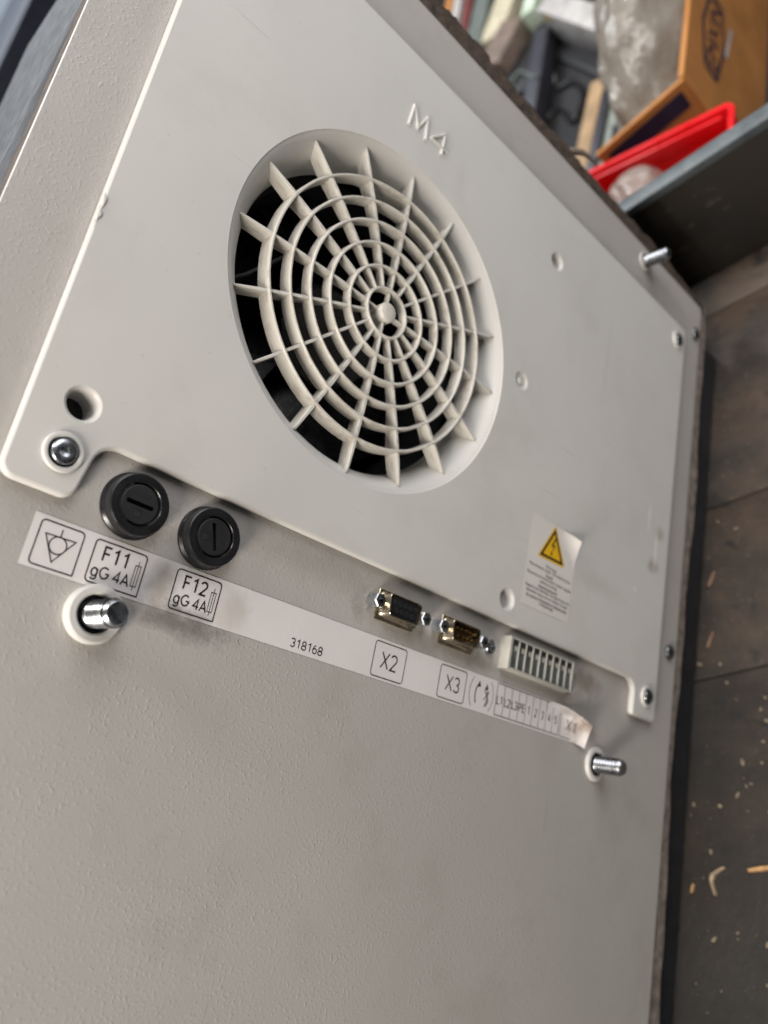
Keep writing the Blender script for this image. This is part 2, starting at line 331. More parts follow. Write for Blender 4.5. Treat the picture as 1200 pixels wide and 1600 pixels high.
# plank deck, boards running at about 15 degrees to the machine's depth
TV = 0.268
def deck_v(v0, n): return v0 + TV * n
bm = NB(); box(bm, UF + 32, UB - 0.2, -520, 120, -270, 250); deck = struct(solo('deck', bm, M['rust']))
edges = [-560, -420, -80, 29, 179, 213]
for a, b in zip(edges, edges[1:]):
    bm = NB(); n0, n1 = -280, 260; g = .35; vs_ = []
    for u in (UF, UF + 31.5):
        for (vv, n) in ((a + g, n0), (b - g, n0), (b - g, n1), (a + g, n1)): vs_.append(bm.verts.new((u + random.uniform(0, .8) * (u == UF), deck_v(vv, n), n)))
    for q in ((0, 1, 2, 3), (7, 6, 5, 4), (0, 4, 5, 1), (1, 5, 6, 2), (2, 6, 7, 3), (3, 7, 4, 0)): bm.faces.new([vs_[i] for i in q])
    bmesh.ops.bevel(bm, geom=list(bm.edges), offset=.7, segments=2, profile=0.5, affect='EDGES')
    o = link('plank', bm, M['plank'], deck); o.matrix_parent_inverse = deck.matrix_world.inverted() @ ROT.to_4x4()
# steel channel along the deck's edge
def skew(bm, v0, v1, u0, u1, n0, n1, bev=0):
    vs_ = [bm.verts.new((u, deck_v(vv, n), n)) for u in (u0, u1) for (vv, n) in ((v0, n0), (v1, n0), (v1, n1), (v0, n1))]
    fs = [bm.faces.new([vs_[i] for i in q]) for q in ((0, 1, 2, 3), (7, 6, 5, 4), (0, 4, 5, 1), (1, 5, 6, 2), (2, 6, 7, 3), (3, 7, 4, 0))]
    if bev: bmesh.ops.bevel(bm, geom=list({e for f in fs for e in f.edges}), offset=bev, segments=2, profile=0.5, affect='EDGES')
ch = thing('steel_channel', 'dark steel channel with worn blue-grey rim along the plank deck edge', 'steel channel', (UB, 230, 0)); CHO = Vector((-UB, -230, 0)) / 1000
bm = NB(); skew(bm, 218.5, 224, 203, UB, -275, 255); link('web', bm, M['rust'], ch, CHO)
bm = NB(); skew(bm, 217.2, 229.5, 196, 203, -278, 258, 1.2); link('rim', bm, M['rim'], ch, CHO)
# ================================================================ THE MACHINE
BASE = (UF, -130, -90)
mach = thing('drive_cabinet', 'light grey machine cabinet lying on its side with round fan grille and label strip', 'machine', BASE)
OFF = -Vector(BASE) / 1000
def part(name, bm, mat, **k): return link(name, bm, mat, mach, OFF, **k)
def sub(name, bm, mat, par, **k): return link(name, bm, mat, par, **k)
PU0, PU1, PV0, PV1 = -136.0, 252.5, -420.0, 157.0
bm = NB(); shape(bm, rect(PU0, PV0, PU1, PV1, 3), [(0, -1.4), (0, -.3), (.1, -.08), (.3, 0)], [circle(0, 0, 72.4, 64), circle(-97.4, -89.8, 5.2, 24)], [(0, -2.5), (0, -1), (0, 0)])
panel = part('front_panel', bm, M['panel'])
# body: four walls and back
bm = NB()
box(bm, PU0 + 4, PU0 + 6, PV0 + 4, PV1 - 4, -180, -15); box(bm, PU1 - 8, PU1 - 6, PV0 + 4, PV1 - 4, -180, -15)
box(bm, PU0 + 6, PU1 - 8, PV1 - 6, PV1 - 4, -180, -15); box(bm, PU0 + 6, PU1 - 8, PV0 + 4, PV0 + 6, -180, -15); box(bm, PU0 + 4, PU1 - 6, PV0 + 4, PV1 - 4, -182, -180)
part('body', bm, M['inside'])
for v in (-330, 60):
    bm = NB(); box(bm, PU1 - 6, UF, v - 25, v + 25, -170, -70); part('foot', bm, M['blackmatte'])
# foam gasket strips round the edge, uneven outline
def gasket(name, axis, base, lo, hi, wfun, n0, n1, mat, k=90):
    bm = NB(); R = []
    for i in range(k + 1):
        t = lo + (hi - lo) * i / k; d = wfun(t); e = random.uniform(-.25, .25)
        pr = [(base - 3, n0), (base + d - .6, n0), (base + d + e, (n0 + n1) / 2), (base + d - .5 + e, n1 - .4), (base + d - 1.2, n1), (base - 3, n1)]
        R.append([bm.verts.new((t, q[0], q[1]) if axis == 'v' else (q[0], t, q[1])) for q in pr])
    for a, b in zip(R, R[1:]):
        for j in range(6): bm.faces.new((a[j], a[(j + 1) % 6], b[(j + 1) % 6], b[j]))
    bm.faces.new(R[0]); bm.faces.new(R[-1][::-1]); return part(name, bm, mat, sharp=60)
bm = NB(); box(bm, PU1 - 4, UF - .3, PV0 + 4, 138, -60, -4.2, .6); part('shade_strip', bm, M['blackmatte'])  # black strip added in place of the shaded gap under the edge
def wr(t): return 10.0 + 1.6 * math.sin(t * .021 + 1) + 1.2 * math.sin(t * .06) + .5 * math.sin(t * .19) + (2.2 if t < -190 else 0) * min(1, (-190 - t) / 25)
gasket('edge_gasket', 'u', PU1, PV0, PV1 + 4, wr, -9, -1.0, M['foam'])
def wt(t):
    x = 11.5 + .7 * math.sin(t * .035) + .45 * math.sin(t * .31) + random.uniform(-.7, .5)
    if t < 30: x += 2.0
    if 92 < t < 104: x += 1.5
    return x - max(0, (t - 190) / 60) * 6
gasket('edge_gasket', 'v', PV1, PU0, PU1 + 4, wt, -10, -1.0, M['topfoam'], 220)
bm = NB(); box(bm, PU0 + .3, PU0 + 3.5, PV0, PV1, -14, -1.5, .4); part('edge_gasket', bm, M['topfoam'])
# bent strip sticking out of the top gasket
bm = NB(); prev = None; pts = [(98, 160, -9, 3.2), (102, 168, -8, 3.4), (108, 176, -6, 3.2), (116, 181, -5, 2.8), (124, 183, -5, 2.2), (129, 183, -5, 1.4)]
for u, v, n, r in pts:
    c = [bm.verts.new((u + r * .5 * math.cos(t) , v - r * .5 * math.cos(t), n + r * .45 * math.sin(t))) for t in [k * math.pi / 4 for k in range(8)]]
    if prev:
        for i in range(8): bm.faces.new((prev[i], prev[(i + 1) % 8], c[(i + 1) % 8], c[i]))
    prev = c
bm.faces.new(prev); part('tie_end', bm, M['taupe'], sharp=70)
# ------------------------------------------------ fan cover
PH = 3.6
outline = rounded([(-112.5, 125.3, 5), (-112.5, -117.3, 4.5), (-91.5, -117.3, 4.5), (-88.5, -98.2, 7), (206.3, -98.2, 7), (206.3, -115.5, 2), (229.0, -115.5, 2.5), (229.0, 125.3, 3)], 7)
HOLES = [(-97.4, -89.8, 4.3), (97.8, 90.2, 3.6), (97.8, -88.2, 3.9)]
hl = [(0, -6), (0, PH - 1.2), (-.35, PH - .5), (-.9, PH - .12), (-1.2, PH)]
bm = NB()
cover_holes = [circle(0, 0, 72.6, 96)] + [circle(*h, 24) for h in HOLES]
lv = [(1.3, .02), (1.3, .75), (.15, .8), (0, 1.1), (0, PH - 1.1), (.16, PH - .55), (.55, PH - .15), (1.1, PH)]
# outline + holes share the top cap: make walls by hand, the big opening is joined to the bowl
Ro = []
for ins, n in lv: Ro.append([bm.verts.new((p[0], p[1], n)) for p in loop_offset(outline, ins)])
def strip_(R):
    for a, b in zip(R, R[1:]):
        k = len(a)
        for i in range(k): bm.faces.new((a[i], a[(i + 1) % k], b[(i + 1) % k], b[i]))
strip_(Ro); caps = [Ro[-1]]
bowl = [(62.6, -15), (62.7, -11), (63.2, -8.5), (64.2, -5.5), (66.0, -2.4), (68.2, .3), (70.3, 2.2), (71.6, 3.05), (72.35, 3.4), (72.45, PH)]
Rb = [[bm.verts.new((p[0], p[1], n)) for p in circle(0, 0, r, 96)] for r, n in bowl]; strip_(Rb); caps.append(Rb[-1])
for hu, hv, hr in HOLES:
    dz = -9 if hu < 0 else -.4; pr = [(hr * .2, dz), (hr * .98, dz + .1), (hr, 1.2), (hr + .25, 2.6), (hr + .75, 3.3), (hr + 1.3, PH)]
    Rh = [[bm.verts.new((p[0], p[1], n)) for p in circle(hu, hv, r, 28)] for r, n in pr]; strip_(Rh); bm.faces.new(Rh[0][::-1]); caps.append(Rh[-1])
# dimple
dp = [(0.7, 3.3), (1.3, 3.25), (1.5, 2.7), (2.6, 2.6), (3.6, 2.9), (4.3, 3.45), (4.7, PH)]
Rd = [[bm.verts.new((p[0], p[1], n)) for p in circle(85.1, 14.1, r, 24)] for r, n in dp]; strip_(Rd); bm.faces.new(Rd[0][::-1]); caps.append(Rd[-1])
ed = []
for L in caps:
    for i in range(len(L)): ed.append(bm.edges.get((L[i], L[(i + 1) % len(L)])))
res = bmesh.ops.triangle_fill(bm, edges=ed, use_beauty=True, normal=(0, 0, 1))
capf = [g for g in res['geom'] if isinstance(g, bmesh.types.BMFace)]
cover = part('fan_cover', bm, M['plate'], sharp=40)
for e in ():
    pass
me = cover.data
for p in me.polygons:
    if abs(p.normal.z) > .99999 and abs(me.vertices[p.vertices[0]].co.z - PH / 1000) < 1e-6: p.use_smooth = False
# grille ribs (one mesh shared by 16), rings, hub
def rib_mesh(r0, r1top, nt0, nt1, nb, wd):
    bm = NB(); outer = [(r1top, nt1), (67.6, -.6), (65.6, -3.4), (65.0, nb), (56, nb), (38, -1.4)] if r1top > 60 else [(r1top, nt1), (r1top, nb)]
    prof = [(r0, .4 if r1top > 60 else nb), (r0, nt0)] + ([(24, nt0 - .1), (45, nt0 - .6), (58, nt0 - 1.3)] if r1top > 60 else []) + outer
    a = [bm.verts.new((r, -wd, n)) for r, n in prof]; b = [bm.verts.new((r, wd, n)) for r, n in prof]; k = len(prof)
    bm.faces.new(a); bm.faces.new(b[::-1])
    for i in range(k): bm.faces.new((a[i], b[i], b[(i + 1) % k], a[(i + 1) % k]))
    top = [e for e in bm.edges if all(q in a for q in e.verts) or all(q in b for q in e.verts)]
    top = [e for e in top if all(x.co.z > 0.5 for x in e.verts) and abs(e.verts[0].co.z - e.verts[1].co.z) < 2]
    bmesh.ops.bevel(bm, geom=top, offset=.4, segments=3, profile=.5, affect='EDGES'); return bm
rib0 = None
for i in range(16):
    if i == 0: rib0 = sub('rib', rib_mesh(10.6, 69.2, 3.7, 1.6, -4.6, .56), M['grille'], cover); o = rib0
    else: o = rib0.copy(); C.objects.link(o); o.parent = cover
    o.rotation_euler = (0, 0, i * math.pi / 8)
sp0 = None
for i in range(4):
    if i == 0: sp0 = sub('spoke', rib_mesh(3.0, 9.6, 3.2, 3.2, .6, .6), M['grille'], cover); o = sp0
    else: o = sp0.copy(); C.objects.link(o); o.parent = cover
    o.rotation_euler = (0, 0, i * math.pi / 2)
for r, t, zb in ((10.2, 4.3, .6), (19.2, 4.25, .4), (28.6, 4.1, -.2), (37.6, 3.9, -1.0), (46.4, 3.6, -2.0), (55.2, 3.2, -3.3)):
    bm = NB(); h = .58
    lathe(bm, 0, 0, [(r - h - .25, zb), (r - h, t - .7), (r - h * .75, t - .2), (r - .3, t), (r + .3, t), (r + h * .75, t - .2), (r + h, t - .7), (r + h + .25, zb), (r - h - .25, zb)], 96)
    bmesh.ops.remove_doubles(bm, verts=bm.verts, dist=1e-4); sub('ring', bm, M['grille'], cover, sharp=50)
bm = NB(); lathe(bm, 0, 0, [(4.2, -2), (4.1, 4.2), (3.7, 5.0), (2.9, 5.3), (1.5, 5.42)], 36, (True, True)); sub('hub', bm, M['grille'], cover)
bm = NB(); lathe(bm, -97.4, -89.8, [(4.25, -7.6), (.05, -7.7)], 24); sub('hole_dark_disc', bm, M['blackmatte'], cover)  # black disc painting in the shade deep inside the open hole
# raised M and 4
def bars(bm, segs, wd, n0, n1):
    for (a, b) in segs:
        a = Vector(a); b = Vector(b); d = (b - a).normalized(); s_ = Vector((-d.y, d.x)) * wd / 2
        q = [a - s_ - d * wd * .35, b - s_ + d * wd * .35, b + s_ + d * wd * .35, a + s_ - d * wd * .35]
        shape(bm, [(p.x, p.y) for p in q], [(0, n0), (0, n0 + .5), (.45, n1)])
bm = NB(); bars(bm, [((-10.8, 88.4), (-10.0, 99.2)), ((-10.0, 99.2), (-5.8, 90.2)), ((-5.8, 90.2), (-1.8, 99.2)), ((-1.8, 99.2), (-.6, 88.4))], 1.5, PH - .1, PH + 1.0); sub('raised_letter', bm, M['plate'], cover, smooth=False)
bm = NB(); bars(bm, [((9.6, 99.2), (9.6, 88.4)), ((9.6, 99.2), (2.4, 91.8)), ((2.4, 91.4), (12.2, 91.4))], 1.5, PH - .1, PH + 1.0); sub('raised_letter', bm, M['plate'], cover, smooth=False)
# raised bosses under the cover screws
SC = [(-98.2, -105.4, 5.9), (219.4, 113.2, 5.6), (218.8, -104.0, 5.6)]
for u, v, r in SC:
    bm = NB(); lathe(bm, u, v, [(r, PH - .1), (r, PH + .5), (r - .3, PH + .95), (r - .8, PH + 1.1), (r - 1.3, PH + 1.0), (r - 1.6, PH + .5), (r - 1.6, PH - .1)], 36); sub('screw_boss', bm, M['plate'], cover)
# small burr of paint on the cover's upper edge
bm = NB(); bmesh.ops.create_icosphere(bm, subdivisions=3, radius=1)
for x in bm.verts:
    d = 1 + .35 * math.sin(x.co.y * 9 + x.co.z * 5) ; x.co = Vector((-111.6 + x.co.x * 1.0 * d, -31 + x.co.y * 7.5, 3.0 + x.co.z * .9 * d))
sub('paint_run', bm, M['plate'], cover, sharp=80)
# ------------------------------------------------ fan behind the grille
bm = NB(); lathe(bm, 0, 0, [(66, -60), (66, -24), (61.5, -24), (61.5, -60)], 64); fan = part('fan', bm, M['blackmatte'])
bm = NB(); lathe(bm, 0, 0, [(24, -58), (24, -34), (21, -31)], 40, (True, True)); sub('fan_hub', bm, M['black'], fan)
bl = None
for i in range(7):
    if i == 0:
        bm = NB(); R = []
        for j in range(7):
            r = 23 + 37 * j / 6; tw = 14 - 5 * j / 6; a0 = .25 * j / 6
            R.append([bm.verts.new((r * math.cos(a0 + s), r * math.sin(a0 + s), -45 + s * tw * 1.6)) for s in [-.38 + .76 * k / 5 for k in range(6)]])
        for a, b in zip(R, R[1:]):
            for k in range(5): bm.faces.new((a[k], a[k + 1], b[k + 1], b[k]))
        bmesh.ops.solidify(bm, geom=list(bm.faces), thickness=1.6); bl = sub('blade', bm, M['black'], fan); o = bl
    else: o = bl.copy(); C.objects.link(o); o.parent = fan
    o.rotation_euler = (0, 0, i * 2 * math.pi / 7)
# loose lead glimpsed behind the grille
bm = NB()
def tube(bm, pts, r, k=8):
    prev = None
    for i, p in enumerate(pts):
        p = Vector(p); d = (Vector(pts[min(i + 1, len(pts) - 1)]) - Vector(pts[max(i - 1, 0)])).normalized(); a = d.cross(Vector((0.3, .2, 1))).normalized(); b = d.cross(a)
        rr = r[i] if isinstance(r, (list, tuple)) else r
        c = [bm.verts.new(p + a * rr * math.cos(2 * math.pi * j / k) + b * rr * math.sin(2 * math.pi * j / k)) for j in range(k)]
        if prev:
            for j in range(k): bm.faces.new((prev[j], prev[(j + 1) % k], c[(j + 1) % k], c[j]))
        else: bm.faces.new(c[::-1])
        prev = c
    bm.faces.new(prev)
tube(bm, [(-60, -12, -27), (-50, -4, -22), (-42, 6, -20), (-36, 14, -21), (-33, 24, -26)], .8); sub('lead', bm, M['bench'], fan, sharp=80)
# ------------------------------------------------ screws
def cap_screw(u, v, n, r, mat, hexr, dome=True, rot=0.3):
    bm = NB(); hx = [(hexr * math.cos(rot + i * math.pi / 3), hexr * math.sin(rot + i * math.pi / 3)) for i in range(6)]
    k = 36; prof = [(r, n - 1.2), (r, n + r * .25), (r * .96, n + r * .36), (r * .86, n + r * .44), (r * .64, n + r * .47)]
    R = [[bm.verts.new((u + q * math.cos(2 * math.pi * i / k), v + q * math.sin(2 * math.pi * i / k), z)) for i in range(k)] for q, z in prof]
    # hex socket ring resampled to k points
    def hexpt(t, s):
        t2 = (t - rot) % (math.pi / 3) - math.pi / 6; d = hexr * math.cos(math.pi / 6) / math.cos(t2) * s; return (u + d * math.cos(t), v + d * math.sin(t))
    for s, z in ((1, n + r * .47), (.97, n + r * .05), (.15, n - r * .05)):
        R.append([bm.verts.new((*hexpt(2 * math.pi * i / k, s), z)) for i in range(k)])
    for a, b in zip(R, R[1:]):
        for i in range(k): bm.faces.new((a[i], a[(i + 1) % k], b[(i + 1) % k], b[i]))
    bm.faces.new(R[-1]); return part('screw', bm, mat)
cap_screw(-98.2, -105.4, PH + .1, 3.7, M['steel'], 1.8)
cap_screw(219.4, 113.2, PH + .2, 3.8, M['darksteel'], 1.7); cap_screw(218.8, -104.0, PH + .2, 3.8, M['darksteel'], 1.7)
cap_screw(245.3, 133.6, .3, 3.9, M['darksteel'], 1.7); cap_screw(243.6, -74.2, .3, 4.0, M['darksteel'], 1.7)
# black ring standing in for the dark gap round the near screw
bm = NB(); lathe(bm, -98.2, -105.4, [(4.5, PH - .2), (4.5, PH + .3), (3.6, PH + .3)], 32); part('gap_ring', bm, M['black'])
# ------------------------------------------------ studs with collars
def stud(u, v, r, length, ro, hh, slot=False):
    bm = NB(); pitch = 1.6; k = 28; R = []; n = .2; steps = int((length - 1.5) / (pitch / 4)); cyc = [1.0, .93, .84, .93]
    plain = 3
    for i in range(steps):
        z = .2 + i * pitch / 4; rr = r * (cyc[i % 4] if i > plain else .97)
        R.append([bm.verts.new((u + rr * math.cos(2 * math.pi * j / k), v + rr * math.sin(2 * math.pi * j / k), z + (j / k) * pitch * (1 if i > plain else 0) - (pitch * .5 if i > plain else 0))) for j in range(k)])
    for a, b in zip(R, R[1:]):
        for j in range(k):
            j2 = (j + 1) % k
            if j == k - 1:
                continue
            bm.faces.new((a[j], a[j2], b[j2], b[j]))
    # close the helical seam
    for a, b in zip(R, R[1:]): bm.faces.new((a[k - 1], a[0], b[0], b[k - 1]))
    bm2 = NB(); lathe(bm2, u, v, [(r * .9, length - 1.9), (r * .93, length - 1.3), (r * .78, length - .1), (r * .74, length), (r * .2, length - .15)], k, (False, True))
    bm.verts.ensure_lookup_table()
    st = part('stud', bm, M['thread'], sharp=60)
    sub('stud_end', bm2, M['steel'], st)
    bm = NB(); lathe(bm, u, v, [(ro, -.1), (ro, hh - .9), (ro - .25, hh - .35), (ro - .8, hh), (r + 2.0, hh), (r + 1.5, hh - .3), (r + 1.4, hh - 3), (r + 1.4, .1)], 48); sub('collar', bm, M['plate'], st)
    bm = NB(); lathe(bm, u, v, [(r + 1.6, .35), (r * .5, .4)], 24); sub('dark_seat', bm, M['black'], st); return st
stud(-74.6, -145.0, 4.1, 16.6, 8.5, 3.2); stud(183.2, -144.3, 4.0, 15.5, 8.0, 1.6); stud(181.0, 147.2, 3.9, 15.5, 5.6, 1.2)
# ------------------------------------------------ fuse holders
def fuse(u, v, rot, first):
    bm = NB(); k = 64
    lathe(bm, u, v, [(10.3, -.1), (10.2, .7), (9.7, 1.2), (9.45, 1.6), (9.45, 4.4), (9.3, 4.9), (8.9, 5.2), (6.75, 5.2), (6.55, 4.9), (6.5, 2.6), (0.5, 2.6)], k); fh = part('fuse_holder', bm, M['black'], sharp=28)
    bm = NB(); sl = rect(-4.4, -.75, 4.4, .75, .3, 2)
    shape(bm, circle(0, 0, 6.1, 48), [(0, 2.7), (0, 4.5), (.25, 4.85), (.55, 4.95)], [sl], [(0, 2.9), (0, 4.95)])
    bm.faces.new([bm.verts.new((p[0], p[1], 3.0)) for p in sl])
    cp = sub('cap', bm, M['blackmatte'], fh); cp.location = Vector((u, v, 0)) / 1000; cp.rotation_euler = (0, 0, rot)
    bm = NB(); textmesh(bm, 'FUSE', -2.4, 2.4, 2.2, 3.7, 5.03); box(bm, -.9, .9, -3.9, -2.2, 4.9, 5.12)
    for x in (-1.2, 1.2): ribbon(bm, [(x * 2.6, -3.0), (x * 2.2, -3.7)], .4, 5.03)
    o = link('cap_marking', bm, M['slotdark'], fh); o.location = cp.location; o.rotation_euler = cp.rotation_euler
    bm = NB()
    for a in (0.2, 3.4):
        for t in range(6):
            pass
    ribbon(bm, [(6.32 * math.cos(t / 10), 6.32 * math.sin(t / 10)) for t in range(-9, 10)], .25, 5.02)
    ribbon(bm, [(6.32 * math.cos(t / 10), 6.32 * math.sin(t / 10)) for t in range(22, 44)], .25, 5.02)
    o = link('worn_edge', bm, M['clip'] if first else M['tin'], fh); o.location = cp.location
    return fh
fuse(-73.0, -111.3, math.radians(0), True); fuse(-46.8, -112.0, math.radians(-72), False)
# ------------------------------------------------ label strip with peeled end
NL = .12
SV0, SV1, SU0, SU1 = -137.8, -122.7, -98.6, 170.5
bm = NB(); us = [SU0 + i * 8 for i in range(31)] + [152 + i * 1.2 for i in range(17)]; us = [x for x in us if x <= 152] + [152.8 + i * 1.15 for i in range(17)]
def lift(u, v):                                # the far upper corner is peeled up and forward
    s = ((u - 160) + (v + 137) * .9) / 13.0
    if s <= 0: return u, v, NL
    return u - 2.6 * s * s * .9, v - 2.0 * s * s, NL + 3.4 * s ** 1.7
rows = [SV0 + (SV1 - SV0) * j / 10 for j in range(11)]
G = [[bm.verts.new(lift(u, v)) for v in rows] for u in us]
for a, b in zip(G, G[1:]):
    for j in range(10): bm.faces.new((a[j], b[j], b[j + 1], a[j + 1]))
strip = part('label_strip', bm, M['paper'], sharp=70)
NI = NL + .09
def pbox(u0, v0, u1, v1, r=1.2, wd=.38):
    return rounded([(u0, v0, r), (u1, v0, .05), (u1, v1, r), (u0, v1, r)], 5)
def ink(name, bm, mat='ink'): return sub(name, bm, M[mat], strip, smooth=False)
bm = NB(); ribbon(bm, pbox(-96.3, -136.7, -83.8, -124.0), .38, NI, True)
ribbon(bm, [(-94.3, -127.6), (-85.6, -127.4), (-90.4, -134.8)], .34, NI, True); ribbon(bm, circle(-90.1, -129.9, 2.45, 40), .34, NI, True); ribbon(bm, [(-90.1, -125.2), (-90.1, -127.5)], .34, NI); ink('printed_symbol', bm)
def fusebox(u0, u1, txt):
    bm = NB(); ribbon(bm, pbox(u0, -136.6, u1, -124.1), .38, NI, True); ink('printed_frame', bm)
    bm = NB(); strokes(bm, txt, u0 + 3.0, u0 + 11.4, -129.7, -125.6, NI, .58); ink('printed_text', bm)
    bm = NB(); strokes(bm, 'gG 4A', u0 + 1.1, u0 + 12.8, -134.6, -131.4, NI, .46); ink('printed_text', bm)
    bm = NB(); a = u1 - 2.9; ribbon(bm, [(a, -134.0), (a + 1.7, -134.0), (a + 1.7, -127.8), (a, -127.8)], .22, NI, True); ribbon(bm, [(a + .85, -135.2), (a + .85, -126.4)], .22, NI); ink('printed_symbol', bm)
fusebox(-80.2, -63.8, 'F11'); fusebox(-53.3, -37.2, 'F12')
bm = NB(); strokes(bm, '318168', -6.2, 8.0, -136.1, -133.3, NI, .36); ink('printed_text', bm)
for u0, u1, t in ((31.6, 48.2, 'X2'), (67.9, 83.8, 'X3')):
    bm = NB(); ribbon(bm, rect(u0, -136.8, u1, -123.9, 1.2, 5), .34, NI, True); ink('printed_frame', bm)
    bm = NB(); strokes(bm, t, u0 + 4.2, u0 + 12.4, -133.2, -127.4, NI, .55); ink('printed_text', bm)
def arc(cu, cv, r, a0, a1, k=14): return [(cu + r * math.cos(math.radians(a0 + (a1 - a0) * i / k)), cv + r * math.sin(math.radians(a0 + (a1 - a0) * i / k))) for i in range(k + 1)]
bm = NB(); ribbon(bm, arc(96.2, -130.3, 9.6, 141, 219), .25, NI); ribbon(bm, arc(92.4, -130.3, 9.6, -39, 39), .25, NI); ink('printed_bracket', bm, 'greyink')
bm = NB(); ribbon(bm, arc(98.0, -131.0, 7.6, 150, 208), .55, NI); bm.faces.new([bm.verts.new((p[0], p[1], NI)) for p in ((91.0, -128.0), (92.3, -124.9), (93.3, -127.4))]); ink('printed_arrow', bm)
bm = NB(); ribbon(bm, arc(91.0, -131.0, 7.2, -34, 22), .5, NI); ribbon(bm, [(96.2, -128.4), (99.2, -132.2)], .4, NI); ribbon(bm, [(99.2, -128.4), (96.2, -132.2)], .4, NI)
bm.faces.new([bm.verts.new((p[0], p[1], NI)) for p in ((96.0, -128.2), (97.2, -125.4), (98.4, -127.8))]); ribbon(bm, arc(93.0, -131.4, 6.0, -34, -5), .4, NI); ink('printed_crossed_arrow', bm, 'greyink')
bm = NB(); ribbon(bm, rect(104.1, -136.7, 150.4, -123.4), .3, NI, True); cw = (150.4 - 104.1) / 9
for i in range(1, 9): ribbon(bm, [(104.1 + cw * i, -136.7), (104.1 + cw * i, -123.4)], .25, NI)
ink('printed_table', bm)
for i, t in enumerate(('L1', 'L2', 'L3', 'PE', '1', '2', '3', '4', '5')):
    bm = NB(); a = 104.1 + cw * i; wd = 3.9 if len(t) == 2 else 1.5; strokes(bm, t, a + cw / 2 - wd / 2, a + cw / 2 + wd / 2, -132.0, -128.7, NI, .42); ink('printed_text', bm)
bm = NB(); ribbon(bm, [(159, -123.5), (151.8, -123.5), (151.8, -136.8), (167.5, -136.8)], .28, NI); ink('printed_frame', bm, 'greyink')
bm = NB(); strokes(bm, 'X1', 156.2, 163.6, -133.2, -128.2, NI, .5)
for x in bm.verts:
    u, v, n = lift(x.co.x, x.co.y); x.co = Vector((u, v, n + .1))
ink('printed_text', bm, 'greyink')
# ------------------------------------------------ warning sticker
WN = PH + .12
bm = NB(); A, B_, Cc, D = (106.8, -86.9), (143.0, -86.2), (143.4, -44.2), (106.7, -43.0); k = 14; G = []
for i in range(k + 1):
    row = []
    for j in range(k + 1):
        s, t = i / k, j / k; u = (A[0] * (1 - s) + B_[0] * s) * (1 - t) + (D[0] * (1 - s) + Cc[0] * s) * t; v = (A[1] * (1 - s) + B_[1] * s) * (1 - t) + (D[1] * (1 - s) + Cc[1] * s) * t
        q = max(0, ((u - 134.5) + (v + 49.5) * 1.0) / 9.0); row.append(bm.verts.new((u - .9 * q * q, v - .9 * q * q, WN + 1.9 * q ** 1.6)))
    G.append(row)
for a, b in zip(G, G[1:]):
    for j in range(k): bm.faces.new((a[j], b[j], b[j + 1], a[j + 1]))
stk = part('warning_sticker', bm, M['sticker'], sharp=80)
def wink(name, bm, mat): return sub(name, bm, M[mat], stk, smooth=False)
tri = [(114.0, -62.2), (135.4, -61.6), (124.7, -43.8)]
def inset_tri(d, n): return [bm.verts.new((p[0], p[1], n)) for p in loop_offset(tri, d)]
bm = NB(); bm.faces.new([bm.verts.new((p[0], p[1], WN + .06)) for p in rounded([(a, b, .8) for a, b in tri], 4)]); wink('warning_triangle', bm, 'yellow')
bm = NB(); ribbon(bm, loop_offset(tri, 1.5), 1.25, WN + .10, True)
bm.faces.new([bm.verts.new((p[0], p[1], WN + .10)) for p in ((125.4, -50.0), (123.2, -54.6), (125.1, -54.4), (124.0, -58.0), (126.4, -53.4), (124.6, -53.5), (126.6, -50.0))])
bm.faces.new([bm.verts.new((p[0], p[1], WN + .10)) for p in ((123.4, -57.2), (123.7, -59.6), (125.0, -57.6))]); wink('printed_bolt', bm, 'ink')
LINES = [('Warning:', 121.0, 129.5), ('Risk of electric shock. This device may be', 109.0, 141.0), ('fused.', 122, 127.5), ('Disconnect all remote electric power supplies', 108.2, 142.3), ('before servicing.', 118.5, 131.5),
         ('Avertissement:', 117.5, 132.3), ('Risque de choc électrique. Cet appareil peut être', 108.4, 142.2), ('alimenté à deux sources isolées. Couper', 109.5, 141.5), ('les sources d’alimentation à distance avant', 109.8, 141), ('le dépannage.', 120.0, 130.8)]
vv = -64.6
for i, (t, a, b) in enumerate(LINES):
    bm = NB(); textmesh(bm, t, a, b, vv - 1.7, vv + .2, WN + .08); wink('printed_line', bm, 'ink'); vv -= 2.05 if i != 0 else 1.9
